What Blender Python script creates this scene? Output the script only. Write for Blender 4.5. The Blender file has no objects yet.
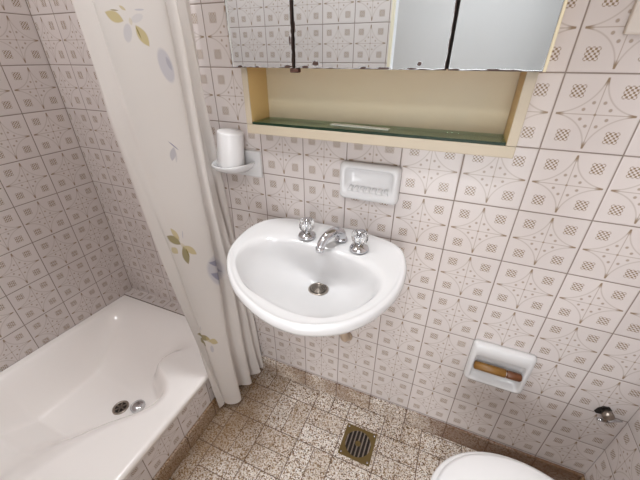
import bpy, bmesh, math, random
from mathutils import Vector, Matrix
random.seed(4)
S = bpy.context.scene
COL = S.collection
PI = math.pi

# ------------------------------------------------------------------ camera, light, exposure
cam = bpy.data.objects.new('camera', bpy.data.cameras.new('camera'))
COL.objects.link(cam)
cam.data.sensor_width = 36.0
cam.data.lens = 18.0                       # 90 degree horizontal field
cam.data.clip_start = 0.02
cam.location = (-0.1692, -0.853, 1.320)
cam.rotation_euler = (math.radians(60), 0, 0.4016)
S.camera = cam

W = bpy.data.worlds.new('world'); S.world = W
W.use_nodes = True
W.node_tree.nodes['Background'].inputs[0].default_value = (1, 1, 1, 1)
W.node_tree.nodes['Background'].inputs[1].default_value = 0.0

def area_light(name, loc, size, power, color, rot=(0, 0, 0), shape='DISK'):
    l = bpy.data.lights.new(name, 'AREA'); l.shape = shape; l.size = size; l.energy = power; l.color = color
    o = bpy.data.objects.new(name, l); COL.objects.link(o); o.location = loc; o.rotation_euler = rot
    return o
CEIL_LAMP = (-0.46, -0.335, 2.36)
TUB_FILL = (-1.22, -0.80, 2.36)             # added fill lamp over the bathtub, out of view
# added fill light at a made-up, unseen window in the hallway
FILL_WIN = (-0.62, 0.38, 0.12, 1.22)             # x0, x1, z0, z1
HY = -2.10
area_light('hallway_window_fill', ((FILL_WIN[0] + FILL_WIN[1]) / 2, HY + 0.012, (FILL_WIN[2] + FILL_WIN[3]) / 2), 1.0, 6.4, (0.95, 0.97, 1.0),
           rot=(math.radians(90), 0, 0), shape='SQUARE')
area_light('hallway_fill', (-0.2, -1.6, 2.38), 0.4, 13.0, (0.94, 0.97, 1.0))  # added unseen light that brightens the hallway wall in the mirrors
area_light('ceiling_bulb', (CEIL_LAMP[0], CEIL_LAMP[1], CEIL_LAMP[2] - 0.075), 0.26, 11.0, (0.95, 0.975, 1.0))
area_light('tub_fill_light', (TUB_FILL[0], TUB_FILL[1], TUB_FILL[2] - 0.075), 0.24, 6.0, (0.95, 0.975, 1.0))  # added to brighten the bathtub side
S.view_settings.view_transform = 'Standard'
S.view_settings.look = 'None'
S.view_settings.exposure = 0.12
S.view_settings.gamma = 1.0
S.view_settings.use_curve_mapping = False
try:
    S.cycles.use_denoising = True
    S.cycles.max_bounces = 10
    S.cycles.diffuse_bounces = 6
    S.cycles.caustics_reflective = False
    S.cycles.caustics_refractive = False
    S.cycles.sample_clamp_indirect = 4.0
except Exception:
    pass

# ------------------------------------------------------------------ node helpers
class E:
    """A shader value: arithmetic on it adds math nodes."""
    def __init__(s, g, v): s.g = g; s.v = v
    def _m(s, op, *a, clamp=False):
        n = s.g.nt.nodes.new('ShaderNodeMath'); n.operation = op; n.use_clamp = clamp
        for i, x in enumerate((s,) + a):
            if isinstance(x, E): x = x.v
            if isinstance(x, (int, float)): n.inputs[i].default_value = x
            else: s.g.nt.links.new(x, n.inputs[i])
        return E(s.g, n.outputs[0])
    def __add__(s, o): return s._m('ADD', o)
    __radd__ = __add__
    def __sub__(s, o): return s._m('SUBTRACT', o)
    def __rsub__(s, o): return E(s.g, float(o))._m('SUBTRACT', s)
    def __mul__(s, o): return s._m('MULTIPLY', o)
    __rmul__ = __mul__
    def __truediv__(s, o): return s._m('DIVIDE', o)
    def __neg__(s): return s._m('MULTIPLY', -1.0)
    def abs(s): return s._m('ABSOLUTE')
    def floor(s): return s._m('FLOOR')
    def fract(s): return s._m('FRACT')
    def max(s, o): return s._m('MAXIMUM', o)
    def min(s, o): return s._m('MINIMUM', o)
    def cos(s): return s._m('COSINE')
    def sin(s): return s._m('SINE')
    def sqrt(s): return s._m('SQRT')
    def mod2(s): return s._m('FLOORED_MODULO', 2.0)
    def clamp(s): return s._m('ADD', 0.0, clamp=True)
    def lt(s, t, soft):                         # 1 where s < t, with a soft edge
        n = s.g.nt.nodes.new('ShaderNodeMapRange'); n.interpolation_type = 'LINEAR'
        s.g.nt.links.new(s.v, n.inputs[0])
        n.inputs[1].default_value = t - soft; n.inputs[2].default_value = t + soft
        n.inputs[3].default_value = 1.0; n.inputs[4].default_value = 0.0
        return E(s.g, n.outputs[0])
    def gt(s, t, soft): return 1.0 - s.lt(t, soft)

class G:
    def __init__(g, name):
        g.m = bpy.data.materials.new(name); g.m.use_nodes = True
        g.nt = g.m.node_tree
        g.b = g.nt.nodes['Principled BSDF']; g.out = g.nt.nodes['Material Output']
    def pos(g):
        n = g.nt.nodes.new('ShaderNodeNewGeometry'); s = g.nt.nodes.new('ShaderNodeSeparateXYZ')
        g.nt.links.new(n.outputs['Position'], s.inputs[0])
        g.P = n.outputs['Position']
        return [E(g, s.outputs[i]) for i in range(3)]
    def objpos(g):
        n = g.nt.nodes.new('ShaderNodeTexCoord'); s = g.nt.nodes.new('ShaderNodeSeparateXYZ')
        g.nt.links.new(n.outputs['Object'], s.inputs[0]); g.P = n.outputs['Object']
        return [E(g, s.outputs[i]) for i in range(3)]
    def uv(g):
        n = g.nt.nodes.new('ShaderNodeUVMap'); n.uv_map = 'UVMap'
        s = g.nt.nodes.new('ShaderNodeSeparateXYZ'); g.nt.links.new(n.outputs[0], s.inputs[0])
        g.P = n.outputs[0]
        return [E(g, s.outputs[i]) for i in range(2)]
    def noise(g, scale, detail=2.0, rough=0.5, vec=None, out=0):
        n = g.nt.nodes.new('ShaderNodeTexNoise'); n.inputs['Scale'].default_value = scale
        n.inputs['Detail'].default_value = detail; n.inputs['Roughness'].default_value = rough
        g.nt.links.new(vec or g.P, n.inputs['Vector'])
        return E(g, n.outputs[out])
    def voro(g, scale, feature='F1', vec=None):
        n = g.nt.nodes.new('ShaderNodeTexVoronoi'); n.feature = feature; n.inputs['Scale'].default_value = scale
        g.nt.links.new(vec or g.P, n.inputs['Vector'])
        return n
    def white(g, a, b):
        n = g.nt.nodes.new('ShaderNodeTexWhiteNoise'); n.noise_dimensions = '2D'
        c = g.nt.nodes.new('ShaderNodeCombineXYZ')
        g.nt.links.new(a.v, c.inputs[0]); g.nt.links.new(b.v, c.inputs[1]); g.nt.links.new(c.outputs[0], n.inputs['Vector'])
        return E(g, n.outputs['Value'])
    def mix(g, f, a, b):
        n = g.nt.nodes.new('ShaderNodeMix'); n.data_type = 'RGBA'
        for i, x in ((0, f), (6, a), (7, b)):
            if isinstance(x, E): x = x.v
            if isinstance(x, tuple): n.inputs[i].default_value = x if len(x) == 4 else (*x, 1)
            elif isinstance(x, (int, float)): n.inputs[i].default_value = x
            else: g.nt.links.new(x, n.inputs[i])
        return n.outputs[2]
    def ramp(g, f, stops, interp='LINEAR'):
        n = g.nt.nodes.new('ShaderNodeValToRGB'); n.color_ramp.interpolation = interp
        els = n.color_ramp.elements
        while len(els) < len(stops): els.new(0.5)
        for e, (p, c) in zip(els, stops): e.position = p; e.color = (*c, 1)
        g.nt.links.new(f.v if isinstance(f, E) else f, n.inputs[0])
        return n.outputs[0]
    def set(g, **k):
        names = dict(color='Base Color', rough='Roughness', metal='Metallic', ior='IOR', trans='Transmission Weight',
                     spec='Specular IOR Level', coat='Coat Weight', sss='Subsurface Weight', alpha='Alpha')
        for a, x in k.items():
            i = g.b.inputs[names[a]]
            if isinstance(x, E): x = x.v
            if isinstance(x, tuple): i.default_value = (*x, 1)
            elif isinstance(x, (int, float)): i.default_value = x
            else: g.nt.links.new(x, i)
        return g
    def bump(g, h, strength, dist):
        n = g.nt.nodes.new('ShaderNodeBump'); n.inputs['Strength'].default_value = strength
        n.inputs['Distance'].default_value = dist
        g.nt.links.new(h.v if isinstance(h, E) else h, n.inputs['Height'])
        g.nt.links.new(n.outputs[0], g.b.inputs['Normal'])

def srgb(r, g, b):
    f = lambda c: (c / 255 / 12.92) if c / 255 <= 0.04045 else ((c / 255 + 0.055) / 1.055) ** 2.4
    return (f(r), f(g), f(b))

TILE = 0.15
CREAM = srgb(213, 205, 202)
TAN = srgb(130, 106, 74)
GREYTAN = srgb(166, 153, 142)
def tile_material(name, ax_u, off_u, ax_v, off_v, base=CREAM, grout=srgb(146, 132, 122), gw=0.0095, uneven=False):
    """Glazed wall tile: star of four arcs, dots inside it, a floral square in each corner."""
    g = G(name)
    p = g.pos()
    x = p[ax_u]
    if uneven:                              # the hand-laid columns lean a little towards the bathtub
        x = x - ((-0.47 - x) / 0.17).clamp() * ((p[2] - 0.40) / 0.45).clamp() * ((1.28 + x) / 0.2).clamp() * 0.021
    U = (x - off_u) / TILE; V = (p[ax_v] - off_v) / TILE
    fu = U.fract() - 0.5; fv = V.fract() - 0.5
    a = fu.abs(); b = fv.abs()
    edge = a.max(b)
    ca = 0.5 - a; cb = 0.5 - b
    r = (ca * ca + cb * cb).sqrt()
    lo = a.min(b)
    # arcs
    arc = (r - 0.497).abs().lt(0.0080, 0.006) * edge.lt(0.452, 0.005)
    star = r.gt(0.497, 0.003)
    tips = (r - 0.497).gt(-0.006, 0.003) * edge.gt(0.375, 0.03) * edge.lt(0.452, 0.005)
    lines = star * lo.lt(0.006, 0.003) * edge.lt(0.45, 0.01)
    # dots inside the star (eight, folded) and the centre
    hi = a.max(b)
    d1 = ((hi - 0.150) * (hi - 0.150) + (lo - 0.062) * (lo - 0.062)).sqrt().lt(0.021, 0.006)
    d0 = (a * a + b * b).sqrt().lt(0.016, 0.005)
    # floral squares
    du = a - 0.285; dv = b - 0.285
    m = du.abs().max(dv.abs())
    k = 2 * PI / 0.056
    fl = (du * k).cos() * (dv * k).cos()
    rr = (du * du + dv * dv).sqrt()
    petals = (fl * (-1.0)).gt(0.02, 0.22) * m.lt(0.080, 0.006) * rr.lt(0.108, 0.01) * rr.gt(0.016, 0.006)
    grt = edge.gt(0.5 - gw, 0.0035)
    n1 = g.noise(9.0, 3.0)
    rnd = g.white(U.floor(), V.floor())
    col = g.mix(rnd, base, tuple(c * 0.93 for c in base))
    col = g.mix((n1 - 0.45) * 0.35, col, srgb(198, 186, 180))
    col = g.mix(arc * 0.52, col, GREYTAN)
    col = g.mix(lines * 0.45, col, TAN)
    col = g.mix(tips * 0.75, col, TAN)
    col = g.mix((d1 + d0).clamp() * 0.60, col, TAN)
    col = g.mix(petals * 0.88, col, TAN)
    gn = g.noise(25.0, 3.0)
    gcol = g.mix(gn, grout, tuple(c * 0.7 for c in grout))
    col = g.mix(grt, col, gcol)
    g.set(color=col, rough=grt * 0.5 + 0.22, spec=0.4)
    g.bump(1.0 - edge.gt(0.5 - gw * 1.5, 0.008), 0.35, 0.002)
    return g.m

def terrazzo(name, joints=None, dark=1.0):
    g = G(name); p = g.pos()
    v = g.voro(290.0)
    chip = E(g, v.outputs['Distance'])
    sepc = g.nt.nodes.new('ShaderNodeSeparateColor'); g.nt.links.new(v.outputs['Color'], sepc.inputs[0])
    rnd = E(g, sepc.outputs[0])
    col = g.ramp(rnd, [(0.0, srgb(84, 60, 40)), (0.14, srgb(144, 118, 90)), (0.27, srgb(196, 178, 156)),
                       (0.40, srgb(231, 221, 209)), (0.56, srgb(246, 240, 233)), (0.80, srgb(252, 249, 246))], 'CONSTANT')
    col = g.mix(chip.gt(0.62, 0.12) * 0.30, col, srgb(150, 124, 92))
    if joints == 'basket':
        U = (p[0] + 0.677) / 0.15; V = (p[1] + 0.39) / 0.15
        par = (U.floor() + V.floor()).mod2()                 # 0 = bricks run along x
        fu = (U.fract() - 0.5).abs(); fv = (V.fract() - 0.5).abs()
        outer = fu.max(fv).gt(0.489, 0.004)
        mid = g.nt.nodes.new('ShaderNodeMix'); mid.data_type = 'FLOAT'
        g.nt.links.new(par.v, mid.inputs[0]); g.nt.links.new(fv.v, mid.inputs[2]); g.nt.links.new(fu.v, mid.inputs[3])
        inner = E(g, mid.outputs[0]).lt(0.010, 0.004)
        j = outer.max(inner)
        half = g.nt.nodes.new('ShaderNodeMix'); half.data_type = 'FLOAT'
        g.nt.links.new(par.v, half.inputs[0])
        g.nt.links.new((V * 2.0).floor().v, half.inputs[2]); g.nt.links.new((U * 2.0).floor().v, half.inputs[3])
        tint = g.white(U.floor() * 3.1 + E(g, half.outputs[0]), V.floor() * 1.7 + par)
    else:
        ax, off = joints
        U = (p[ax] - off) / 0.15
        j = (U.fract() - 0.5).abs().gt(0.486, 0.005)
        tint = g.white(U.floor(), U.floor())
    col = g.mix(tint * 0.26 * dark, col, srgb(158, 128, 92))
    # soaked-in dirt and rust-brown wear
    st = g.noise(4.2, 3.0, 0.55)
    col = g.mix((st - 0.52) * 1.5 * dark, col, srgb(122, 92, 58))
    # brown stain on the floor around the curtain foot, fading outwards
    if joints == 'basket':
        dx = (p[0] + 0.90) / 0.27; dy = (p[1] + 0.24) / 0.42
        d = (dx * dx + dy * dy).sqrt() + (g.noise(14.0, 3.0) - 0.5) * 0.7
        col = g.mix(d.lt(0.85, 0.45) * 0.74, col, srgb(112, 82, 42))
    else:
        col = g.mix(g.noise(6.0, 2.0).gt(0.50, 0.10) * 0.50 * dark, col, srgb(112, 78, 46))
        if joints[0] == 1: col = g.mix(g.noise(5.0, 2.0) * 0.5 + 0.42, col, srgb(120, 88, 46))
        if joints[0] == 0:                      # darker brown towards the toilet end, with an uneven border
            col = g.mix((p[0] + (g.noise(9.0, 2.0) - 0.5) * 0.35).gt(-0.12, 0.12) * 0.72, col, srgb(98, 66, 42))
    col = g.mix(j * 0.85, col, srgb(92, 66, 48))
    g.set(color=col, rough=0.42, spec=0.35)
    g.bump(1.0 - j, 0.4, 0.0015)
    return g.m

def plain(name, color, rough=0.5, metal=0.0, spec=0.5, var=0.0, **k):
    g = G(name); g.objpos()
    c = color
    if var: c = g.mix(g.noise(7.0, 3.0) * var, color, tuple(x * 0.7 for x in color))
    g.set(color=c, rough=rough, metal=metal, spec=spec, **k)
    return g.m

M = {}
M['wall_back'] = tile_material('tile_back', 0, 0.0, 2, 1.29, uneven=True)
M['wall_left'] = tile_material('tile_left', 1, -0.154, 2, 1.29)
M['wall_right'] = tile_material('tile_right', 1, 0.0, 2, 1.29)
M['wall_front'] = tile_material('tile_front', 0, -0.534, 2, 1.29)
M['curb'] = tile_material('tile_curb', 1, -0.284, 2, 0.080)
M['ledge'] = tile_material('tile_ledge', 0, -1.5, 1, -0.055)
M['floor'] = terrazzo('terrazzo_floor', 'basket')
M['skirt_x'] = terrazzo('terrazzo_skirting_back', (0, 0.0), 1.1)
M['skirt_y'] = terrazzo('terrazzo_skirting_side', (1, -0.284), 1.0)
M['ceiling'] = plain('ceiling_paint', srgb(238, 236, 232), 0.8)
M['door'] = plain('door_paint', srgb(222, 222, 224), 0.45)
M['hall_wall'] = plain('hallway_paint', srgb(194, 192, 191), 0.7)
M['hall_floor'] = plain('hallway_floor', srgb(190, 170, 150), 0.5)
M['frame_paint'] = plain('door_frame_paint', srgb(228, 220, 196), 0.5)
M['ceramic'] = plain('white_ceramic', srgb(212, 211, 211), 0.10, spec=0.55)
M['enamel'] = plain('white_enamel', srgb(245, 241, 238), 0.16, spec=0.5)
M['plastic'] = plain('white_plastic', srgb(227, 226, 226), 0.28)
M['chrome'] = plain('chrome', srgb(205, 205, 208), 0.09, 1.0)
M['steel'] = plain('dull_steel', srgb(170, 160, 150), 0.28, 1.0, var=0.6)
M['dark'] = plain('dark_hole', srgb(34, 26, 20), 0.8)
M['brass'] = plain('old_brass', srgb(134, 114, 72), 0.45, 0.7, var=0.6)
M['pvc'] = plain('beige_pvc', srgb(178, 158, 138), 0.5)
M['switch'] = plain('switch_plastic', srgb(206, 198, 190), 0.4)
M['edge_brown'] = plain('door_edge_brown', srgb(48, 32, 24), 0.7)
g = G('lamp_glass'); g.set(color=(1, 0.97, 0.93), rough=0.4)
g.b.inputs['Emission Color'].default_value = (0.97, 0.98, 1, 1); g.b.inputs['Emission Strength'].default_value = 3.0
M['lamp'] = g.m
g = G('glowing_fill_pane'); g.set(color=(0.9, 0.93, 0.95), rough=0.5)
g.b.inputs['Emission Color'].default_value = (0.95, 0.98, 1, 1); g.b.inputs['Emission Strength'].default_value = 3.0  # glowing pane of the added hallway window
M['fill_pane'] = g.m
g = G('acrylic'); g.set(color=(0.97, 0.98, 0.98), rough=0.03, trans=1.0, ior=1.47); M['acrylic'] = g.m
g = G('shelf_glass')
tr_ = g.nt.nodes.new('ShaderNodeBsdfTransparent'); tr_.inputs[0].default_value = (0.86, 0.95, 0.88, 1)
gl_ = g.nt.nodes.new('ShaderNodeBsdfGlossy'); gl_.inputs['Roughness'].default_value = 0.03
mx_ = g.nt.nodes.new('ShaderNodeMixShader')
mx_.inputs[0].default_value = 0.22; g.nt.links.new(tr_.outputs[0], mx_.inputs[1]); g.nt.links.new(gl_.outputs[0], mx_.inputs[2])
g.nt.links.new(mx_.outputs[0], g.out.inputs['Surface']); M['glass'] = g.m
M['glass_edge'] = plain('green_glass_edge', srgb(26, 46, 32), 0.4, spec=0.2)
g = G('strip_pale'); g.set(color=srgb(222, 228, 216), rough=0.15, trans=0.25, ior=1.45); M['strip'] = g.m
# worn cream paint of the cabinet
g = G('cream_paint'); g.objpos()
c = g.mix((g.noise(6.0, 4.0) - 0.4) * 0.7, srgb(204, 193, 165), srgb(196, 172, 126))
g.set(color=c, rough=0.45, spec=0.4); M['cream'] = g.m
M['cream_front'] = plain('cream_front_paint', srgb(184, 171, 150), 0.45, var=0.18)
M['varnish'] = plain('yellow_varnish', srgb(224, 192, 130), 0.4, var=0.3)
M['varnish_dark'] = plain('orange_varnish', srgb(186, 120, 44), 0.4, var=0.35)
# mirror: silvering eaten away along the edges
def mirror_material(name, x0, x1, z0, chips, side):
    g = G(name); p = g.pos()
    n = g.noise(60.0, 4.0, 0.6); n2 = g.noise(28.0, 2.0)
    dz = p[2] - z0
    dxe = (p[0] - x0).min(x1 - p[0])
    m = (dz + (n2 - 0.5) * (0.014 if side > 0.003 else 0.007)).lt(0.0016, 0.0012)
    m = m.max((dxe + (n - 0.5) * side).lt(0.0014 if side > 0.003 else 0.0006, 0.0008))
    for cx, cz, rx, rz in chips:
        ex = (p[0] - cx) / rx; ez = (p[2] - cz) / rz
        d = (ex * ex + ez * ez).sqrt() + (n - 0.5) * 1.9
        m = m.max(d.lt(0.75, 0.15))
    col = g.mix(m, srgb(232, 238, 240), srgb(58, 36, 26))
    g.set(color=col, rough=m * 0.6 + 0.012, metal=1.0 - m)
    return g.m
g = G('roller_wood'); p = g.objpos()
gr = g.noise(30.0, 3.0)
g.set(color=g.mix(gr, srgb(140, 100, 38), srgb(106, 70, 24)), rough=0.4); M['roller'] = g.m
g = G('roller_wood_red'); p = g.objpos()
g.set(color=g.mix(g.noise(30.0, 3.0), srgb(114, 66, 30), srgb(82, 44, 20)), rough=0.4); M['roller_red'] = g.m

# ------------------------------------------------------------------ mesh helpers
def link(name, bm, mat, parent=None, smooth=False, loc=None):
    me = bpy.data.meshes.new(name)
    bmesh.ops.recalc_face_normals(bm, faces=bm.faces[:])
    bm.to_mesh(me); bm.free()
    if smooth:
        for f in me.polygons: f.use_smooth = True
    o = bpy.data.objects.new(name, me); COL.objects.link(o)
    if mat: me.materials.append(mat)
    if parent: o.parent = parent
    if loc: o.location = loc
    return o
def box(bm, x0, x1, y0, y1, z0, z1, bevel=0.0, seg=2):
    r = bmesh.ops.create_cube(bm, size=1.0)
    vs = r['verts']
    for v in vs:
        v.co = ((x0 + x1) / 2 + v.co.x * (x1 - x0), (y0 + y1) / 2 + v.co.y * (y1 - y0), (z0 + z1) / 2 + v.co.z * (z1 - z0))
    if bevel:
        es = list({e for v in vs for e in v.link_edges})
        bmesh.ops.bevel(bm, geom=es, offset=bevel, segments=seg, affect='EDGES', profile=0.5)
    return bm
def boxbm(*a, **k): return box(bmesh.new(), *a, **k)
def loft(bm, rings, close=True, cap0=False, cap1=False):
    R = [[bm.verts.new(p) for p in ring] for ring in rings]
    n = len(R[0])
    for a, b in zip(R, R[1:]):
        for i in range(n if close else n - 1):
            j = (i + 1) % n
            try: bm.faces.new((a[i], a[j], b[j], b[i]))
            except ValueError: pass
    if cap0: bm.faces.new(R[0][::-1])
    if cap1: bm.faces.new(R[-1])
    return R
def lathe(bm, prof, c=(0, 0, 0), n=32, axis='Z', lobes=0, amp=0.0, cap0=True, cap1=True):
    rings = []
    for r, h in prof:
        ring = []
        for i in range(n):
            t = 2 * PI * i / n
            q = r * (1 + amp * math.cos(lobes * t)) if lobes else r
            x, y = q * math.cos(t), q * math.sin(t)
            if axis == 'Z': pt = (c[0] + x, c[1] + y, c[2] + h)
            elif axis == 'Y': pt = (c[0] + x, c[1] + h, c[2] + y)
            else: pt = (c[0] + h, c[1] + x, c[2] + y)
            ring.append(pt)
        rings.append(ring)
    loft(bm, rings, True, cap0, cap1)
    return bm
def tube(bm, pts, rad, n=16, caps=True):
    pts = [Vector(p) for p in pts]
    rings = []
    up = None
    for i, p in enumerate(pts):
        t = (pts[min(i + 1, len(pts) - 1)] - pts[max(i - 1, 0)]).normalized()
        if up is None:
            up = Vector((0, 0, 1)) if abs(t.z) < 0.9 else Vector((1, 0, 0))
        s = t.cross(up).normalized(); up = s.cross(t).normalized()
        r = rad[i] if isinstance(rad, (list, tuple)) else rad
        rings.append([tuple(p + s * (r * math.cos(2 * PI * k / n)) + up * (r * math.sin(2 * PI * k / n))) for k in range(n)])
    loft(bm, rings, True, caps, caps)
    return bm
def catmull(P, m, closed=False):
    out = []; n = len(P)
    segs = n if closed else n - 1
    for i in range(segs):
        if closed: p0, p1, p2, p3 = P[(i - 1) % n], P[i], P[(i + 1) % n], P[(i + 2) % n]
        else: p0, p1, p2, p3 = P[max(i - 1, 0)], P[i], P[i + 1], P[min(i + 2, n - 1)]
        for k in range(m):
            t = k / m
            out.append(tuple(0.5 * (2 * b + (c - a) * t + (2 * a - 5 * b + 4 * c - d) * t * t + (3 * b - a - 3 * c + d) * t ** 3)
                             for a, b, c, d in zip(p0, p1, p2, p3)))
    if not closed: out.append(tuple(P[-1]))
    return out
def thing(name, label, cat, loc=(0, 0, 0), group=None):
    o = bpy.data.objects.new(name, None); COL.objects.link(o); o.location = loc
    o.empty_display_size = 0.05
    o['label'] = label; o['category'] = cat
    if group: o['group'] = group
    return o
def part(name, bm, mat, parent, smooth=False):
    """A mesh given in room coordinates, stored relative to the parent's base."""
    w = Vector((0, 0, 0)); q = parent
    while q: w += q.location; q = q.parent
    for v in bm.verts: v.co -= w
    return link(name, bm, mat, parent, smooth)
def tag(o, label, cat, group=None):
    o['label'] = label; o['category'] = cat
    if group: o['group'] = group
    return o
def struct(name, bm, mat, smooth=False):
    o = link(name, bm, mat, None, smooth); o['kind'] = 'structure'; return o
def rrect(x0, x1, z0, z1, r, n=6):
    pts = []
    for cx, cz, a0 in ((x1 - r, z1 - r, 0), (x0 + r, z1 - r, 90), (x0 + r, z0 + r, 180), (x1 - r, z0 + r, 270)):
        for k in range(n + 1):
            t = math.radians(a0 + 90 * k / n); pts.append((cx + r * math.cos(t), cz + r * math.sin(t)))
    return pts

# ------------------------------------------------------------------ the room
XL, XR, YF, H = -1.615, 0.4465, -0.985, 2.40
T = 0.10
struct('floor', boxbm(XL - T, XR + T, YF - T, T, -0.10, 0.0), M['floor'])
struct('ceiling', boxbm(XL - T, XR + T, YF - T, T, H, H + 0.1), M['ceiling'])
struct('wall_back', boxbm(XL - T, XR + T, 0.0, T, 0.0, H), M['wall_back'])
struct('wall_left', boxbm(XL - T, XL, YF, 0.0, 0.0, H), M['wall_left'])
struct('wall_right', boxbm(XR, XR + T, YF, 0.0, 0.0, H), M['wall_right'])
bm = bmesh.new()
DX0, DX1, DZ = -0.525, 0.265, 2.05
box(bm, XL - T, DX0, YF - T, YF, 0.0, H); box(bm, DX1, XR + T, YF - T, YF, 0.0, H); box(bm, DX0, DX1, YF - T, YF, DZ, H)
struct('wall_front', bm, M['wall_front'])
struct('baseboard_back', boxbm(-0.898, XR, -0.010, 0.0, 0.0, 0.086, bevel=0.003), M['skirt_x'])
struct('baseboard_left', boxbm(-0.907, -0.889, YF, -0.010, 0.0, 0.080, bevel=0.002), M['skirt_y'])
struct('baseboard_right', boxbm(XR - 0.010, XR, YF, -0.010, 0.0, 0.086, bevel=0.003), M['skirt_y'])
struct('trim_1', boxbm(XL, -0.905, -0.055, 0.0, 0.0, 0.246), M['ledge'])
# open doorway behind the photographer, seen in the mirror, and the white hallway beyond it
HX0, HX1 = -1.30, 0.90
struct('floor_hallway', boxbm(HX0, HX1, HY, YF - T, -0.10, 0.0), M['hall_floor'])
struct('ceiling_hallway', boxbm(HX0, HX1, HY, YF - T, H, H + 0.1), M['ceiling'])
bm = bmesh.new()
box(bm, HX0, FILL_WIN[0], HY - T, HY, 0, H); box(bm, FILL_WIN[1], HX1, HY - T, HY, 0, H)
box(bm, FILL_WIN[0], FILL_WIN[1], HY - T, HY, 0, FILL_WIN[2]); box(bm, FILL_WIN[0], FILL_WIN[1], HY - T, HY, FILL_WIN[3], H)
box(bm, HX0 - T, HX0, HY, YF - T, 0, H); box(bm, HX1, HX1 + T, HY, YF - T, 0, H)
box(bm, HX0, XL - T, YF - T - 0.01, YF - T, 0, H) if HX0 < XL - T else None
struct('wall_hallway', bm, M['hall_wall'])
bm = bmesh.new(); box(bm, FILL_WIN[0] + 0.03, FILL_WIN[1] - 0.03, HY - 0.05, HY - 0.044, FILL_WIN[2] + 0.03, FILL_WIN[3] - 0.03)
fill_win = struct('added_window_1', bm, M['fill_pane'])  # unseen window made up to carry the hallway fill light
bm = bmesh.new()
box(bm, FILL_WIN[0], FILL_WIN[0] + 0.03, HY - 0.07, HY - 0.02, FILL_WIN[2], FILL_WIN[3]); box(bm, FILL_WIN[1] - 0.03, FILL_WIN[1], HY - 0.07, HY - 0.02, FILL_WIN[2], FILL_WIN[3])
box(bm, FILL_WIN[0] + 0.03, FILL_WIN[1] - 0.03, HY - 0.07, HY - 0.02, FILL_WIN[2], FILL_WIN[2] + 0.03); box(bm, FILL_WIN[0] + 0.03, FILL_WIN[1] - 0.03, HY - 0.07, HY - 0.02, FILL_WIN[3] - 0.03, FILL_WIN[3])
link('added_window_frame', bm, M['plastic'], fill_win)
bm = bmesh.new()
box(bm, DX1 - 0.036, DX1 - 0.002, YF - 0.10 - 0.74, YF - 0.105, 0.008, DZ - 0.032, bevel=0.003)      # leaf, swung out into the hallway
door = struct('door_1', bm, M['door'])
bm = bmesh.new()
box(bm, DX0, DX0 + 0.012, YF - 0.010, YF + 0.012, 0, DZ, bevel=0.003)
box(bm, DX1 - 0.012, DX1, YF - 0.010, YF + 0.012, 0, DZ, bevel=0.003)
box(bm, DX0 + 0.012, DX1 - 0.012, YF - 0.010, YF + 0.012, DZ - 0.012, DZ, bevel=0.003)
link('door_frame', bm, M['frame_paint'], door)
bm = bmesh.new(); box(bm, DX0, DX0 + 0.004, YF - T, YF - 0.0105, 0, DZ); box(bm, DX1 - 0.0015, DX1, YF - T, YF - 0.0105, 0, DZ); box(bm, DX0 + 0.004, DX1 - 0.0015, YF - T, YF - 0.0105, DZ - 0.004, DZ)
link('door_jamb', bm, M['door'], door)
bm = bmesh.new(); tube(bm, [(DX1 - 0.037, YF - 0.77, 1.0), (DX1 - 0.085, YF - 0.77, 1.0), (DX1 - 0.09, YF - 0.75, 1.0), (DX1 - 0.09, YF - 0.67, 1.0)], 0.008)
link('door_handle', bm, M['chrome'], door, True)

# lamps; the one above the bathtub is added for fill
for L, lab in ((CEIL_LAMP, 'round white ceiling lamp in the middle of the bathroom ceiling'), (TUB_FILL, 'round white ceiling lamp added above the bathtub for fill light')):
    t = thing('ceiling_lamp', lab, 'lamp', L, 'ceiling lamps')
    bm = bmesh.new(); lathe(bm, [(0.13, 0.0), (0.135, 0.02), (0.135, 0.04)], L); part('lamp_base', bm, M['plastic'], t, True)
    bm = bmesh.new(); lathe(bm, [(0.118, 0.0), (0.115, -0.015), (0.09, -0.04), (0.05, -0.058), (0.01, -0.064)], L)
    part('lamp_shade', bm, M['lamp'], t, True)

# ------------------------------------------------------------------ bathtub
TY0, TY1, TX0, TX1 = -0.982, -0.056, -1.613, -0.893
t = thing('bathtub', 'low white enamel sit-in bathtub with a tiled front behind the curtain', 'bathtub', (-1.25, -0.5, 0))
def interp(tab, x):
    if x <= tab[0][0]: return tab[0][1]
    for (a, b), (c, d) in zip(tab, tab[1:]):
        if x <= c:
            k = (x - a) / (c - a); return b + (d - b) * k
    return tab[-1][1]
XRIGHT = [(-0.98, -1.17), (-0.80, -1.140), (-0.71, -1.120), (-0.635, -1.095), (-0.555, -1.045), (-0.48, -0.985),
          (-0.42, -0.965), (-0.365, -0.990), (-0.315, -1.085), (-0.285, -1.105), (-0.24, -1.085), (-0.19, -1.040), (-0.06, -1.00)]
WRIGHT = [(-0.98, 0.26), (-0.64, 0.26), (-0.52, 0.24), (-0.44, 0.19), (-0.38, 0.15), (-0.305, 0.11), (-0.25, 0.12), (-0.06, 0.20)]
XRIGHT = catmull(XRIGHT, 8); WRIGHT = catmull(WRIGHT, 8)
ss = lambda k: (lambda c: c * c * (3 - 2 * c))(max(0.0, min(1.0, k)))
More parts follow.
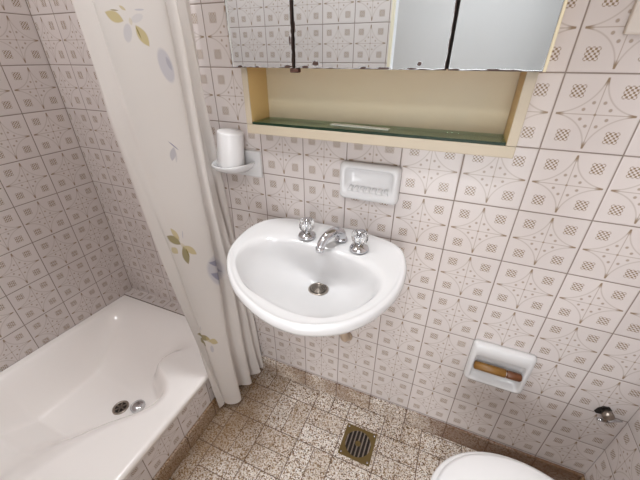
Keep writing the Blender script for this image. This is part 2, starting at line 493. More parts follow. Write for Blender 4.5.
def tub_z(x, y):
    left = ss((x + 1.592) / 0.11)
    right = ss((interp(XRIGHT, y) - x) / interp(WRIGHT, y))
    back = max(0.0, min(1.0, (-0.070 - y) / 0.30)); back = ss(back * 0.75 + 0.25 * back * back) if back < 1 else 1.0
    front = ss((y + 0.945) / 0.07)
    rim = 0.241 + 0.050 * max(0.0, min(1.0, (-1.35 - x) / 0.26)) * max(0.0, -0.06 - y)
    fl = 0.060 + 0.072 * max(0.0, min(1.0, (-0.605 - y) / 0.11)) ** 0.9
    z = rim + (fl - rim) * left * right * back * front
    e = min(x - TX0, TX1 - x)
    if TX1 - x < 0.014: z -= 0.014 - math.sqrt(max(0.0, 0.014 ** 2 - (0.014 - (TX1 - x)) ** 2))
    return z
bm = bmesh.new()
xs = [TX0 + (TX1 - 0.014 - TX0) * i / 150 for i in range(151)] + [TX1 - 0.014 * (1 - math.sin(PI / 2 * k / 6)) for k in range(1, 7)]
ys = [TY0 + (TY1 - TY0) * j / 180 for j in range(181)]
R = [[bm.verts.new((x, y, tub_z(x, y))) for y in ys] for x in xs]
low = [bm.verts.new((TX1, y, 0.212)) for y in ys]
low2 = [bm.verts.new((TX1 - 0.02, y, 0.212)) for y in ys]
R += [low, low2]
for a, b in zip(R, R[1:]):
    for i in range(len(ys) - 1): bm.faces.new((a[i], b[i], b[i + 1], a[i + 1]))
part('basin', bm, M['enamel'], t, True)
part('front_panel', boxbm(-0.918, -0.899, TY0, -0.056, 0.0, 0.225), M['curb'], t)
def tub_on(x, y, s=0.012):
    n = Vector((-(tub_z(x + s, y) - tub_z(x - s, y)) / (2 * s), -(tub_z(x, y + s) - tub_z(x, y - s)) / (2 * s), 1)).normalized()
    return Matrix.Translation((x, y, tub_z(x, y))) @ n.to_track_quat('Z', 'Y').to_matrix().to_4x4()
def placed(bm, mat4):
    bmesh.ops.transform(bm, matrix=mat4, verts=bm.verts[:]); return bm
m4 = tub_on(-1.238, -0.440)
bm = bmesh.new(); lathe(bm, [(0.031, -0.004), (0.031, 0.003), (0.027, 0.006), (0.023, 0.004), (0.021, 0.0005)], n=36)
d = part('drain', placed(bm, m4), M['steel'], t, True)
bm = bmesh.new(); lathe(bm, [(0.0215, 0.001), (0.0213, 0.0024)], n=30); part('drain_hole', placed(bm, m4), M['dark'], d)
bm = bmesh.new()
for a in range(3):
    q = bmesh.new(); box(q, -0.021, 0.021, -0.0022, 0.0022, 0.002, 0.0042)
    bmesh.ops.rotate(q, verts=q.verts[:], cent=(0, 0, 0), matrix=Matrix.Rotation(a * PI / 3, 3, 'Z'))
    tmp = bpy.data.meshes.new('tmp'); q.to_mesh(tmp); q.free(); bm.from_mesh(tmp); bpy.data.meshes.remove(tmp)
part('drain_grid', placed(bm, m4), M['steel'], d)
m4 = tub_on(-1.174, -0.410) @ Matrix.Translation((0, 0, 0.004))
bm = bmesh.new(); lathe(bm, [(0.027, -0.012), (0.028, 0.003), (0.026, 0.008), (0.020, 0.0125), (0.010, 0.0150), (0.002, 0.0155)], n=36)
part('pop_up_stopper', placed(bm, m4), M['chrome'], t, True)

# ------------------------------------------------------------------ shower curtain
CT = [(-0.905, -0.325), (-0.882, -0.356), (-0.866, -0.336), (-0.858, -0.305), (-0.842, -0.170), (-0.882, -0.150),
      (-0.856, -0.118), (-0.905, -0.100), (-0.892, -0.074), (-0.925, -0.058), (-0.897, -0.034), (-0.910, -0.012)]
CB = [(-0.884, -0.232), (-0.874, -0.268), (-0.872, -0.246), (-0.862, -0.244), (-0.818, -0.205), (-0.866, -0.160),
      (-0.822, -0.112), (-0.866, -0.092), (-0.814, -0.050), (-0.852, -0.040), (-0.815, -0.018), (-0.834, -0.012)]
CZT, CZB = 2.155, 0.035
NS, NZ = 10, 90
top = catmull(CT, NS); bot = catmull(CB, NS)
arc = [0.0]
for p, q in zip(top, top[1:]): arc.append(arc[-1] + math.dist(p, q))
rows = []
for j in range(NZ + 1):
    z = CZB + (CZT - CZB) * j / NZ
    k = min(1.0, (z - 0.04) / 1.16)
    row = []
    for i, (p, q) in enumerate(zip(top, bot)):
        x = q[0] + (p[0] - q[0]) * k; y = q[1] + (p[1] - q[1]) * k
        x += 0.0035 * math.sin(9 * z + 0.35 * i); y += 0.003 * math.sin(7 * z + 0.5 * i) * (1 if y < -0.03 else 0)
        row.append((x, min(y, -0.006), z + 0.008 * math.sin(i * 0.31) * max(0, 1 - j / 6)))
    rows.append(row)
curtain = thing('shower_curtain', 'white shower curtain with olive butterflies gathered beside the bathtub', 'curtain', (-0.86, -0.17, 0))
bm = bmesh.new()
uvl = bm.loops.layers.uv.new('UVMap')
RV = [[bm.verts.new(p) for p in row] for row in rows]
for j in range(NZ):
    for i in range(len(top) - 1):
        f = bm.faces.new((RV[j][i], RV[j][i + 1], RV[j + 1][i + 1], RV[j + 1][i]))
        for l, (a, b) in zip(f.loops, ((i, j), (i + 1, j), (i + 1, j + 1), (i, j + 1))):
            l[uvl].uv = (arc[a], CZB + (CZT - CZB) * b / NZ)
# printed butterflies and pebbles: (u, z, angle, half length, half width, colour, strength)
OL, GD, GY, VI = srgb(132, 120, 70), srgb(186, 170, 124), srgb(180, 177, 184), srgb(128, 126, 146)
PRINTS = []
#PRINTS-BEGIN
PRINTS = [
    (0.1113, 1.3876, -0.379, 0.0176, 0.0109, GD, 0.90),
    (0.1306, 1.4038, -0.536, 0.0072, 0.0032, GD, 0.75),
    (0.1141, 1.3988, 0.013, 0.0086, 0.0013, OL, 0.80),
    (0.1602, 1.3562, -1.069, 0.0232, 0.0118, GD, 0.90),
    (0.1525, 1.3626, -1.286, 0.0129, 0.0017, OL, 0.90),
    (0.1295, 1.3605, -1.831, 0.0187, 0.0090, GY, 0.55),
    (0.1566, 1.3884, 0.422, 0.0163, 0.0073, GY, 0.35),
    (0.1657, 1.4039, 0.090, 0.0117, 0.0018, GY, 0.80),
    (0.1411, 1.3817, -1.573, 0.0075, 0.0039, GD, 0.35),
    (0.2042, 1.2980, -1.342, 0.0393, 0.0200, GY, 0.75),
    (0.2130, 1.3026, -1.229, 0.0167, 0.0063, VI, 0.35),
    (0.1745, 1.1170, -0.848, 0.0199, 0.0016, VI, 0.90),
    (0.1670, 1.0975, -2.007, 0.0186, 0.0100, VI, 0.45),
    (0.1742, 1.0862, -1.841, 0.0136, 0.0033, VI, 0.25),
    (0.0955, 0.8624, -0.852, 0.0291, 0.0131, OL, 0.85),
    (0.1044, 0.8800, -1.158, 0.0259, 0.0086, GD, 0.80),
    (0.1213, 0.8002, -1.547, 0.0355, 0.0149, OL, 0.85),
    (0.1450, 0.8120, -0.810, 0.0315, 0.0123, GD, 0.85),
    (0.0868, 0.8292, -1.095, 0.0166, 0.0100, GD, 0.75),
    (0.1304, 0.8710, -1.782, 0.0134, 0.0017, GY, 0.90),
    (0.1314, 0.8064, -1.419, 0.0185, 0.0029, OL, 0.90),
    (0.1211, 0.8332, -1.099, 0.0156, 0.0070, GD, 0.40),
    (0.2550, 0.6875, -0.898, 0.0810, 0.0502, GY, 0.75),
    (0.2538, 0.7161, -0.532, 0.0564, 0.0119, VI, 0.80),
    (0.2538, 0.6625, -0.693, 0.0626, 0.0150, VI, 0.80),
    (0.2749, 0.6830, -0.790, 0.0489, 0.0103, VI, 0.60),
    (0.0888, 0.4584, -0.699, 0.0374, 0.0135, OL, 0.85),
    (0.0755, 0.4342, -1.226, 0.0240, 0.0108, OL, 0.80),
    (0.1343, 0.4163, -0.659, 0.0308, 0.0138, GD, 0.85),
    (0.1084, 0.4388, -1.213, 0.0207, 0.0093, GD, 0.60),
    (0.1144, 0.3865, -1.562, 0.0190, 0.0100, GY, 0.70),
    (0.0880, 0.5071, -1.577, 0.0112, 0.0017, GY, 0.90),]
#PRINTS-END
g = G('curtain_cloth'); u, v = g.uv()
col = srgb(212, 206, 201)
for (pu, pz, ang, a, b, c, s) in PRINTS:
    ca, sa = math.cos(ang), math.sin(ang)
    du = u - pu; dz = v - pz
    e1 = (du * ca + dz * sa) / a; e2 = (dz * ca - du * sa) / b
    k = (e1 * e1 + e2.abs()).lt(0.90, 0.13) if c is not GY else (e1 * e1 + e2 * e2).sqrt().lt(0.92, 0.10)
    col = g.mix(k * s, col, c)
g.set(color=col, rough=0.65, spec=0.25)
tr = g.nt.nodes.new('ShaderNodeBsdfTranslucent')
if isinstance(col, tuple): tr.inputs[0].default_value = (*col, 1)
else: g.nt.links.new(col, tr.inputs[0])
mx = g.nt.nodes.new('ShaderNodeMixShader'); mx.inputs[0].default_value = 0.14
g.nt.links.new(g.b.outputs[0], mx.inputs[1]); g.nt.links.new(tr.outputs[0], mx.inputs[2])
g.nt.links.new(mx.outputs[0], g.out.inputs['Surface'])
part('cloth', bm, g.m, curtain, True)
t = thing('curtain_rod', 'chrome shower curtain rod spanning the bathroom above the tub edge', 'rod', (-0.868, 0, 2.185))
bm = bmesh.new(); tube(bm, [(-0.868, -0.002, 2.185), (-0.868, YF + 0.002, 2.185)], 0.011); part('pole', bm, M['chrome'], t, True)
for nm_y in (-0.002, YF + 0.010):
    bm = bmesh.new(); lathe(bm, [(0.026, 0.0), (0.024, -0.008)], (-0.868, nm_y, 2.185), axis='Y'); part('flange', bm, M['chrome'], t)
for k in range(7):
    i = int(4 + k * (len(top) - 8) / 6)
    cx, cy = -0.868, top[i][1]
    bm = bmesh.new()
    tube(bm, [(cx + 0.010 * math.cos(a), cy, 2.161 + 0.0095 * math.sin(a)) for a in [2 * PI * q / 24 for q in range(25)]], 0.002, 8)
    part('curtain_ring', bm, M['plastic'], curtain, True)

# ------------------------------------------------------------------ medicine cabinet
CX0, CX1, CZ0, CZ1, CY = -0.703, -0.060, 1.136, 1.86, -0.100
t = thing('medicine_cabinet', 'cream wall cabinet with three worn mirror doors over an open niche', 'cabinet', (-0.38, 0, CZ0))
part('bottom_board', boxbm(CX0, CX1, CY, -0.001, CZ0, CZ0 + 0.024, bevel=0.0015), M['cream_front'], t)
sb = part('side_board', boxbm(CX0, CX0 + 0.017, CY + 0.003, -0.001, CZ0 + 0.0245, CZ1), M['varnish'], t)
part('front_strip', boxbm(CX0, CX0 + 0.017, CY, CY + 0.0028, CZ0 + 0.0245, CZ1, bevel=0.001), M['cream_front'], sb)
sb = part('side_board', boxbm(CX1 - 0.019, CX1, CY + 0.003, -0.001, CZ0 + 0.0245, CZ1), M['varnish'], t)
part('front_strip', boxbm(CX1 - 0.019, CX1, CY, CY + 0.0028, CZ0 + 0.0245, CZ1, bevel=0.001), M['cream_front'], sb)
part('back_board', boxbm(CX0 + 0.0175, CX1 - 0.0195, -0.010, -0.002, CZ0 + 0.0245, CZ1 - 0.02), M['cream'], t)
part('divider_board', boxbm(CX0 + 0.0175, CX1 - 0.0195, CY, -0.0105, 1.297, 1.312), M['varnish_dark'], t)
part('top_board', boxbm(CX0, CX1, CY, -0.001, CZ1 + 0.0005, CZ1 + 0.018, bevel=0.0015), M['cream'], t)
GZ = CZ0 + 0.0245
gl = part('glass_shelf', boxbm(CX0 + 0.018, CX1 - 0.020, CY + 0.002, -0.011, GZ, GZ + 0.006, bevel=0.0006), M['glass'], t)
part('polished_edge', boxbm(CX0 + 0.018, CX1 - 0.020, CY + 0.0008, CY + 0.0019, GZ, GZ + 0.006), M['glass_edge'], gl)
gl['label'] = 'green-edged glass shelf on the niche bottom'
DOORS = [(-0.713, -0.5465), (-0.5415, -0.2190), (-0.2150, -0.0525)]
CHIPS = [[(-0.560, 1.298, 0.016, 0.004), (-0.640, 1.296, 0.010, 0.0035), (-0.690, 1.296, 0.012, 0.004), (-0.552, 1.35, 0.003, 0.012)],
         [(-0.490, 1.3035, 0.010, 0.007), (-0.515, 1.297, 0.012, 0.004), (-0.540, 1.37, 0.004, 0.016), (-0.385, 1.297, 0.010, 0.004), (-0.270, 1.3055, 0.0065, 0.006), (-0.28, 1.297, 0.016, 0.0025), (-0.34, 1.297, 0.014, 0.0025)],
         [(-0.20, 1.2965, 0.012, 0.003), (-0.135, 1.2965, 0.014, 0.0025), (-0.105, 1.2965, 0.006, 0.003)]]
for i, (x0, x1) in enumerate(DOORS):
    z0, z1 = 1.2945, 1.858
    d = part('mirror_door', boxbm(x0, x1, -0.117, -0.102, z0, z1, bevel=0.001), M['edge_brown'], t)
    if i == 2: part('edge_strip', boxbm(x1 - 0.0055, x1 - 0.0005, -0.1205, -0.1172, z0, z1, bevel=0.0005), M['cream'], d)
    mm = mirror_material('mirror_%s' % 'abc'[i], x0 + 0.001, x1 - (0.006 if i == 2 else 0.001), z0 + 0.0005, CHIPS[i], (0.007, 0.005, 0.001)[i])
    part('mirror', boxbm(x0 + 0.001, x1 - (0.006 if i == 2 else 0.001), -0.121, -0.1175, z0 + 0.0005, z1 - 0.001), mm, d)
# dark strip added behind the door gaps in place of shade, with the hinge of the left door
for xg in (-0.5443, -0.2175):
    part('gap_dark_strip', boxbm(xg - 0.012, xg + 0.012, -0.1015, -0.1002, 1.2968, 1.857), M['dark'], t)
bm = bmesh.new(); box(bm, -0.556, -0.534, -0.120, -0.105, 1.2855, 1.2942, bevel=0.002)
h = part('door_catch', bm, plain('rusty_metal', srgb(70, 40, 28), 0.7), t)
# thin pale strip on the shelf
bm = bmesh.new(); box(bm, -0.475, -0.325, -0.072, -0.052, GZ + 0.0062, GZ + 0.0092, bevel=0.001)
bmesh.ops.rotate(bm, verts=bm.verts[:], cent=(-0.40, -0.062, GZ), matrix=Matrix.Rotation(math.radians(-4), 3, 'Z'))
tag(link('pale_strip', bm, M['strip']), 'thin pale strip on the cabinet niche shelf', 'strip')

# ------------------------------------------------------------------ washbasin
OUT = [(-0.666, -0.311), (-0.705, -0.247), (-0.722, -0.181), (-0.724, -0.097), (-0.690, -0.030), (-0.614, -0.004), (-0.500, -0.002),
       (-0.390, -0.004), (-0.294, -0.030), (-0.254, -0.060), (-0.230, -0.127), (-0.223, -0.193), (-0.228, -0.257), (-0.252, -0.328), (-0.283, -0.377),
       (-0.315, -0.409), (-0.368, -0.436), (-0.420, -0.445), (-0.480, -0.436), (-0.544, -0.411), (-0.605, -0.373)]
INN = [(-0.613, -0.329), (-0.654, -0.283), (-0.671, -0.231), (-0.664, -0.174), (-0.622, -0.137), (-0.548, -0.124), (-0.447, -0.131),
       (-0.367, -0.147), (-0.312, -0.174), (-0.281, -0.216), (-0.276, -0.272), (-0.297, -0.325), (-0.329, -0.366), (-0.370, -0.393), (-0.432, -0.399), (-0.502, -0.386), (-0.564, -0.366)]
RZ = 0.851
def polar(P, c, n):
    D = catmull(P, 12, True)
    pol = sorted((math.atan2(y - c[1], x - c[0]), math.hypot(x - c[0], y - c[1])) for x, y in D)
    out = []
    for k in range(n):
        a = -PI + 2 * PI * k / n
        lo = [q for q in pol if q[0] <= a]; hi = [q for q in pol if q[0] > a]
        A = lo[-1] if lo else (pol[-1][0] - 2 * PI, pol[-1][1]); B = hi[0] if hi else (pol[0][0] + 2 * PI, pol[0][1])
        w = (a - A[0]) / (B[0] - A[0]) if B[0] > A[0] else 0
        r = A[1] + (B[1] - A[1]) * w
        out.append((math.cos(a) * r, math.sin(a) * r))
    for _ in range(2):
        out = [tuple((out[i - 1][q] + 2 * out[i][q] + out[(i + 1) % n][q]) / 4 for q in (0, 1)) for i in range(n)]
    return out
SC = (-0.476, -0.235); IC = (-0.472, -0.262); DR = (-0.473, -0.150)
N = 120
O_ = polar(OUT, SC, N); I_ = polar(INN, IC, N)
def ring_o(k, z): return [(SC[0] + x * k, min(SC[1] + y * k, -0.002), z) for x, y in O_]
def ring_i(k, z, w=0.0):
    cx = IC[0] + (DR[0] - IC[0]) * w; cy = IC[1] + (DR[1] - IC[1]) * w
    return [(cx + x * k, cy + y * k, z) for x, y in I_]
def ring_m(f, z):       # between outer rim and inner edge
    return [((SC[0] + a[0]) * (1 - f) + (IC[0] + b[0]) * f, min((SC[1] + a[1]) * (1 - f) + (IC[1] + b[1]) * f, -0.002), z) for a, b in zip(O_, I_)]
t = thing('washbasin', 'white ceramic wall-hung washbasin below the mirror cabinet', 'washbasin', (-0.476, 0, 0.70))
bm = bmesh.new()
def ring_u(k, z, w):   # the underside draws back to the wall as it narrows
    return [(SC[0] + x * k, min(SC[1] + w + y * k, -0.002), z) for x, y in O_]
rings = [ring_u(0.25, 0.680, 0.07), ring_u(0.42, 0.688, 0.07), ring_u(0.60, 0.712, 0.065), ring_u(0.76, 0.752, 0.050), ring_u(0.88, 0.790, 0.028), ring_u(0.945, 0.812, 0.012), ring_o(0.975, 0.822),
         ring_o(0.995, 0.832), ring_o(1.0, 0.840), ring_o(0.992, 0.8475), ring_o(0.975, 0.852), ring_o(0.955, 0.8525), ring_o(0.935, 0.850), ring_o(0.920, 0.848)]
rings += [ring_m(0.62, 0.8475), ring_m(0.80, 0.847), ring_m(0.92, 0.845), ring_m(1.0, 0.840)]
rings += [ring_i(0.970, 0.832, 0.02), ring_i(0.935, 0.817, 0.05), ring_i(0.87, 0.796, 0.14), ring_i(0.76, 0.772, 0.30), ring_i(0.61, 0.747, 0.52),
          ring_i(0.44, 0.727, 0.74), ring_i(0.28, 0.713, 0.90), ring_i(0.19, 0.7055, 1.0), ring_i(0.10, 0.704, 1.0)]
loft(bm, rings, True, True, True)
part('bowl', bm, M['ceramic'], t, True)
dz = 0.704
bm = bmesh.new(); lathe(bm, [(0.031, 0.0), (0.031, 0.003), (0.028, 0.0056), (0.0255, 0.0046)], (DR[0], DR[1], dz), n=36)
d = part('drain', bm, M['steel'], t, True)
bm = bmesh.new(); lathe(bm, [(0.0250, 0.0042), (0.0250, 0.0048)], (DR[0], DR[1], dz), n=36); part('drain_hole', bm, M['dark'], d)
bm = bmesh.new()
for r in (0.004, 0.009, 0.0145, 0.0205):
    tube(bm, [(DR[0] + r * math.cos(a), DR[1] + r * math.sin(a), dz + 0.0060) for a in [2 * PI * q / 24 for q in range(25)]], 0.0017, 6)
for a in range(4):
    c_, s_ = math.cos(a * PI / 4), math.sin(a * PI / 4)
    tube(bm, [(DR[0] - 0.0245 * c_, DR[1] - 0.0245 * s_, dz + 0.0053), (DR[0] + 0.0245 * c_, DR[1] + 0.0245 * s_, dz + 0.0053)], 0.0010, 6)
part('drain_grid', bm, M['steel'], d, True)
def tap(x, y, label):
    q = thing('tap', label, 'tap', (x, y, 0.8503), 'chrome taps with clear handles')
    bm = bmesh.new(); lathe(bm, [(0.027, 0.0), (0.027, 0.004), (0.0235, 0.010), (0.014, 0.015), (0.010, 0.019)], (x, y, 0.8503), n=32)
    part('flange', bm, M['chrome'], q, True)
    bm = bmesh.new(); lathe(bm, [(0.0085, 0.019), (0.0085, 0.044)], (x, y, 0.8503), n=20); part('spindle', bm, M['chrome'], q, True)
    bm = bmesh.new(); lathe(bm, [(0.012, 0.022), (0.019, 0.025), (0.0225, 0.034), (0.0225, 0.046), (0.019, 0.054), (0.0125, 0.057), (0.0125, 0.0535), (0.0095, 0.0525), (0.0095, 0.0225)],
                            (x, y, 0.8503), n=48, lobes=8, amp=0.05, cap0=False, cap1=False)
    lv = bm.verts[:]
    part('handle', bm, M['acrylic'], q, True)
    bm = bmesh.new(); lathe(bm, [(0.0115, 0.0545), (0.0115, 0.058), (0.009, 0.0595), (0.003, 0.060)], (x, y, 0.8503), n=24); part('cap', bm, M['chrome'], q, True)
tap(-0.532, -0.098, 'chrome tap with clear handle left of the basin spout')
tap(-0.367, -0.108, 'chrome tap with clear handle right of the basin spout')
sx, sy = -0.431, -0.078
t = thing('basin_spout', 'curved chrome spout between the two taps of the washbasin', 'spout', (sx, sy, 0.8503))
bm = bmesh.new(); lathe(bm, [(0.019, 0.0), (0.019, 0.004), (0.016, 0.010)], (sx, sy, 0.8503)); part('flange', bm, M['chrome'], t, True)
pts = catmull([(sx, sy, 0.856), (sx - 0.001, sy - 0.006, 0.876), (sx - 0.010, sy - 0.026, 0.889), (sx - 0.024, sy - 0.056, 0.884), (sx - 0.032, sy - 0.074, 0.868), (sx - 0.034, sy - 0.079, 0.856)], 8)
bm = bmesh.new(); tube(bm, pts, [0.0155 - 0.005 * i / len(pts) for i in range(len(pts))], 20); part('neck', bm, M['chrome'], t, True)
bm = bmesh.new(); p_ = pts[-1]; lathe(bm, [(0.0115, -0.008), (0.0125, -0.004), (0.0120, 0.004)], p_); part('nozzle', bm, M['chrome'], t, True)
# waste pipe below the basin, into the wall
t = thing('waste_pipe', 'beige plastic waste pipe entering the wall below the washbasin', 'pipe', (-0.42, 0, 0.40))
bm = bmesh.new()
pts = catmull([(DR[0], DR[1], 0.672), (DR[0], DR[1] + 0.005, 0.630), (DR[0] + 0.01, -0.105, 0.590), (-0.448, -0.055, 0.540), (-0.432, -0.036, 0.48), (-0.421, -0.030, 0.415), (-0.42, -0.016, 0.392), (-0.42, 0.0, 0.388)], 6)
tube(bm, pts, 0.017, 18); part('pipe', bm, M['pvc'], t, True)
bm = bmesh.new(); lathe(bm, [(0.024, 0.0), (0.024, -0.006), (0.018, -0.010)], (-0.42, -0.001, 0.388), axis='Y'); part('wall_flange', bm, M['pvc'], t, True)

# ------------------------------------------------------------------ ceramic soap dish on the wall
def recessed(bm, rects):      # rects: (x0,x1,z0,z1,r,y)
    loft(bm, [[(x, y, z) for x, z in rrect(x0, x1, z0, z1, r)] for x0, x1, z0, z1, r, y in rects], True, True, True)
t = thing('soap_dish', 'white ceramic soap dish set in the wall above the basin taps', 'soap dish', (-0.38, 0, 1.01))
bm = bmesh.new()
recessed(bm, [(-0.462, -0.292, 0.958, 1.064, 0.012, -0.0005), (-0.462, -0.292, 0.958, 1.064, 0.013, -0.016), (-0.459, -0.295, 0.961, 1.061, 0.014, -0.024),
              (-0.453, -0.301, 0.967, 1.056, 0.014, -0.028), (-0.447, -0.307, 0.983, 1.052, 0.012, -0.027), (-0.443, -0.311, 0.990, 1.049, 0.012, -0.022),
              (-0.438, -0.316, 0.995, 1.046, 0.014, -0.008), (-0.425, -0.329, 1.004, 1.040, 0.012, -0.004)])
part('dish', bm, M['ceramic'], t, True)
for k in range(7):
    x = -0.428 + k * 0.017
    bm = bmesh.new(); tube(bm, [(x, -0.0262, 0.9845), (x, -0.0255, 0.9855), (x, -0.018, 0.9872), (x, -0.008, 0.9915)], 0.0078, 14)
    part('rib', bm, M['ceramic'], t, True)

# ------------------------------------------------------------------ tumbler holder and tumbler
t = thing('tumbler_holder', 'white ceramic wall holder with tray beside the curtain', 'holder', (-0.815, 0, 1.02))
part('wall_plate', boxbm(-0.872, -0.731, -0.010, -0.0005, 0.976, 1.061, bevel=0.004, seg=3), M['ceramic'], t)
bm = bmesh.new()
HC = (-0.816, -0.006)
def half(rx, ry, z, n=40):
    return [(HC[0] + rx * math.copysign(abs(math.cos(a)) ** 0.85, math.cos(a)), min(-0.004, HC[1] - ry * abs(math.sin(a)) ** 0.8 if a <= PI else -0.004), z)
            for a in [2 * PI * k / n for k in range(n)]]
loft(bm, [half(0.034, 0.040, 0.993), half(0.048, 0.075, 1.002), half(0.060, 0.094, 1.014), half(0.0645, 0.101, 1.024), half(0.0635, 0.100, 1.028),
          half(0.060, 0.095, 1.0275), half(0.056, 0.090, 1.021), half(0.052, 0.080, 1.014), half(0.03, 0.05, 1.012)], True, True, True)
part('tray', bm, M['ceramic'], t, True)
bm = bmesh.new()
lathe(bm, [(0.0405, 0.0), (0.0415, 0.003), (0.0395, 0.060), (0.0388, 0.097), (0.0380, 0.1005), (0.0360, 0.1018), (0.010, 0.1020)], n=48)
bmesh.ops.transform(bm, matrix=Matrix.Translation((-0.812, -0.054, 1.0235)) @ Matrix.Rotation(math.radians(7), 4, 'Y') @ Matrix.Rotation(math.radians(-2), 4, 'X'), verts=bm.verts[:])
tag(link('tumbler', bm, M['plastic'], None, True), 'plain white plastic tumbler standing upside down in the wall holder', 'tumbler')

# ------------------------------------------------------------------ toilet paper holder
t = thing('toilet_paper_holder', 'white ceramic toilet paper holder with empty wooden roller on tiled wall', 'holder', (0.085, 0, 0.46))
bm = bmesh.new()
recessed(bm, [(-0.002, 0.172, 0.380, 0.548, 0.012, -0.0005), (-0.002, 0.172, 0.380, 0.548, 0.013, -0.010), (0.002, 0.168, 0.384, 0.546, 0.014, -0.020),
              (0.009, 0.161, 0.391, 0.541, 0.014, -0.024), (0.013, 0.157, 0.395, 0.505, 0.010, -0.023), (0.016, 0.154, 0.399, 0.500, 0.010, -0.018), (0.020, 0.150, 0.404, 0.495, 0.012, -0.004)])
part('dish', bm, M['ceramic'], t, True)
bm = bmesh.new(); lathe(bm, [(0.008, 0.0), (0.013, 0.003), (0.0135, 0.089), (0.012, 0.091)], (0.0165, -0.021, 0.4575), n=24, axis='X')
r1 = part('roller', bm, M['roller'], t, True); r1['label'] = 'longer golden brown piece of the wooden roller'
bm = bmesh.new(); lathe(bm, [(0.0065, 0.0), (0.0065, 0.010)], (0.104, -0.021, 0.4575), n=16, axis='X'); part('roller_pin', bm, M['plastic'], t, True)
bm = bmesh.new(); lathe(bm, [(0.0115, 0.0), (0.0125, 0.002), (0.0125, 0.037), (0.007, 0.042)], (0.1105, -0.021, 0.4575), n=24, axis='X')
r2 = part('roller_end', bm, M['roller_red'], t, True); r2['label'] = 'shorter reddish piece of the wooden roller'

# ------------------------------------------------------------------ stop valve in the wall
t = thing('stop_valve', 'small old metal valve sticking out of a hole in the wall', 'valve', (0.378, 0, 0.41))
bm = bmesh.new()
ring = [(0.362, 0.398), (0.364, 0.402), (0.366, 0.412), (0.376, 0.426), (0.390, 0.428), (0.399, 0.418), (0.398, 0.404), (0.386, 0.394), (0.370, 0.389)]
loft(bm, [[(x, -0.0006, z) for x, z in ring], [(x, -0.0022, z) for x, z in ring]], True, True, True); part('wall_hole', bm, M['dark'], t)
bm = bmesh.new(); lathe(bm, [(0.0115, -0.002), (0.0115, -0.014), (0.0145, -0.015), (0.0145, -0.026), (0.010, -0.029), (0.003, -0.030)], (0.386, 0.0, 0.413), n=24, axis='Y')
part('stub', bm, M['steel'], t, True)
bm = bmesh.new(); tube(bm, [(0.386, -0.022, 0.408), (0.383, -0.024, 0.394), (0.392, -0.020, 0.388)], 0.0045, 12)
part('stem', bm, M['steel'], t, True)
bm = bmesh.new(); tube(bm, [(0.369, -0.020, 0.388), (0.380, -0.020, 0.3875), (0.396, -0.018, 0.388), (0.412, -0.012, 0.391), (0.430, -0.008, 0.395)], [0.004, 0.005, 0.005, 0.0035, 0.0025], 12)
part('lever', bm, M['chrome'], t, True)

# ------------------------------------------------------------------ switch plate
t = thing('switch_plate', 'grey plastic switch plate high on the wall right of the cabinet', 'switch', (0.115, 0, 1.42))
part('plate', boxbm(0.066, 0.166, -0.014, -0.0005, 1.352, 1.472, bevel=0.003), M['switch'], t)
part('rocker', boxbm(0.096, 0.136, -0.019, -0.0145, 1.385, 1.44, bevel=0.002), M['switch'], t)

# ------------------------------------------------------------------ floor drain
t = thing('floor_drain', 'square brass floor drain grate in the terrazzo floor', 'drain', (-0.300, -0.160, 0))
FX, FY, FW = -0.301, -0.163, 0.0615
part('sump', boxbm(FX - FW + 0.002, FX + FW - 0.002, FY - FW + 0.002, FY + FW - 0.002, 0.0004, 0.0012), M['dark'], t)
bm = bmesh.new()
RC = 0.050
sq = []
n = 64
for k in range(n):
    a = 2 * PI * k / n; c_, s_ = math.cos(a), math.sin(a); m_ = max(abs(c_), abs(s_))
    sq.append((c_, s_, m_))
loft(bm, [[(FX + FW * c / m, FY + FW * s / m, 0.0006) for c, s, m in sq], [(FX + FW * c / m, FY + FW * s / m, 0.0034) for c, s, m in sq],
          [(FX + RC * c, FY + RC * s, 0.0034) for c, s, m in sq], [(FX + RC * c, FY + RC * s, 0.0013) for c, s, m in sq]])
part('frame', bm, M['brass'], t)
bm = bmesh.new()
for k in range(-3, 4):
    x = FX + k * 0.0150
    hl = math.sqrt(max(0, (RC + 0.001) ** 2 - (k * 0.0150) ** 2))
    box(bm, x - 0.0024, x + 0.0024, FY - hl, FY + hl, 0.0014, 0.0033)
part('grate', bm, M['steel'], t)
bm = bmesh.new(); lathe(bm, [(0.0105, 0.0014), (0.0105, 0.0040), (0.005, 0.0042), (0.004, 0.0036)], (FX, FY, 0), n=24); part('hub', bm, M['brass'], t)
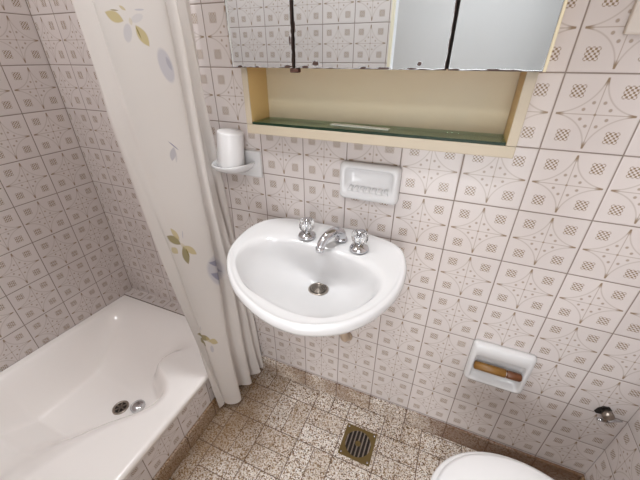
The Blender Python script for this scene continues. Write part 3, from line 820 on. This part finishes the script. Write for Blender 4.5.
for a, b in ((-1, 1), (1, 1), (-1, -1), (1, -1)):
    bm = bmesh.new(); lathe(bm, [(0.0042, 0.0035), (0.0036, 0.0048), (0.001, 0.0052)], (FX + a * 0.052, FY + b * 0.052, 0), n=14); part('screw', bm, M['chrome'], t, True)

# ------------------------------------------------------------------ toilet
TCX, TCY = 0.130, -0.430
t = thing('toilet', 'white toilet with closed lid in front of the right wall', 'toilet', (TCX, TCY, 0))
def egg(cx, rx, ry, z, n=64, flat=None):
    out = []
    for k in range(n):
        a = 2 * PI * k / n; c_, s_ = math.cos(a), math.sin(a)
        x = cx + rx * c_; y = TCY + ry * math.copysign(abs(s_) ** 0.92, s_)
        if flat is not None: x = min(x, flat)
        out.append((x, y, z))
    return out
bm = bmesh.new()
loft(bm, [egg(0.20, 0.13, 0.105, 0.0, flat=0.43), egg(0.20, 0.125, 0.10, 0.05, flat=0.43), egg(0.19, 0.13, 0.095, 0.16, flat=0.43), egg(0.16, 0.165, 0.125, 0.28, flat=0.43),
          egg(0.135, 0.195, 0.165, 0.36, flat=0.42), egg(0.13, 0.200, 0.172, 0.385, flat=0.42), egg(0.13, 0.198, 0.170, 0.396, flat=0.42)], True, True, True)
part('bowl', bm, M['ceramic'], t, True)
bm = bmesh.new()
loft(bm, [egg(0.13, 0.198, 0.170, 0.3975), egg(0.13, 0.205, 0.176, 0.401), egg(0.13, 0.205, 0.176, 0.410), egg(0.13, 0.200, 0.171, 0.4145)], True, True, True)
part('seat', bm, M['plastic'], t, True)
bm = bmesh.new()
loft(bm, [egg(0.132, 0.190, 0.161, 0.4150), egg(0.132, 0.194, 0.165, 0.4175), egg(0.132, 0.194, 0.165, 0.424), egg(0.132, 0.186, 0.157, 0.4285), egg(0.132, 0.15, 0.125, 0.4325), egg(0.132, 0.07, 0.06, 0.4345)], True, True, True)
part('lid', bm, M['plastic'], t, True)
for s in (-1, 1):
    bm = bmesh.new(); tube(bm, [(0.335, TCY + s * 0.05, 0.418), (0.335, TCY + s * 0.09, 0.418)], 0.011, 14); part('hinge', bm, M['plastic'], t, True)
part('cistern', boxbm(0.335, 0.444, TCY - 0.19, TCY + 0.15, 0.43, 0.78, bevel=0.015, seg=3), M['ceramic'], t, True)
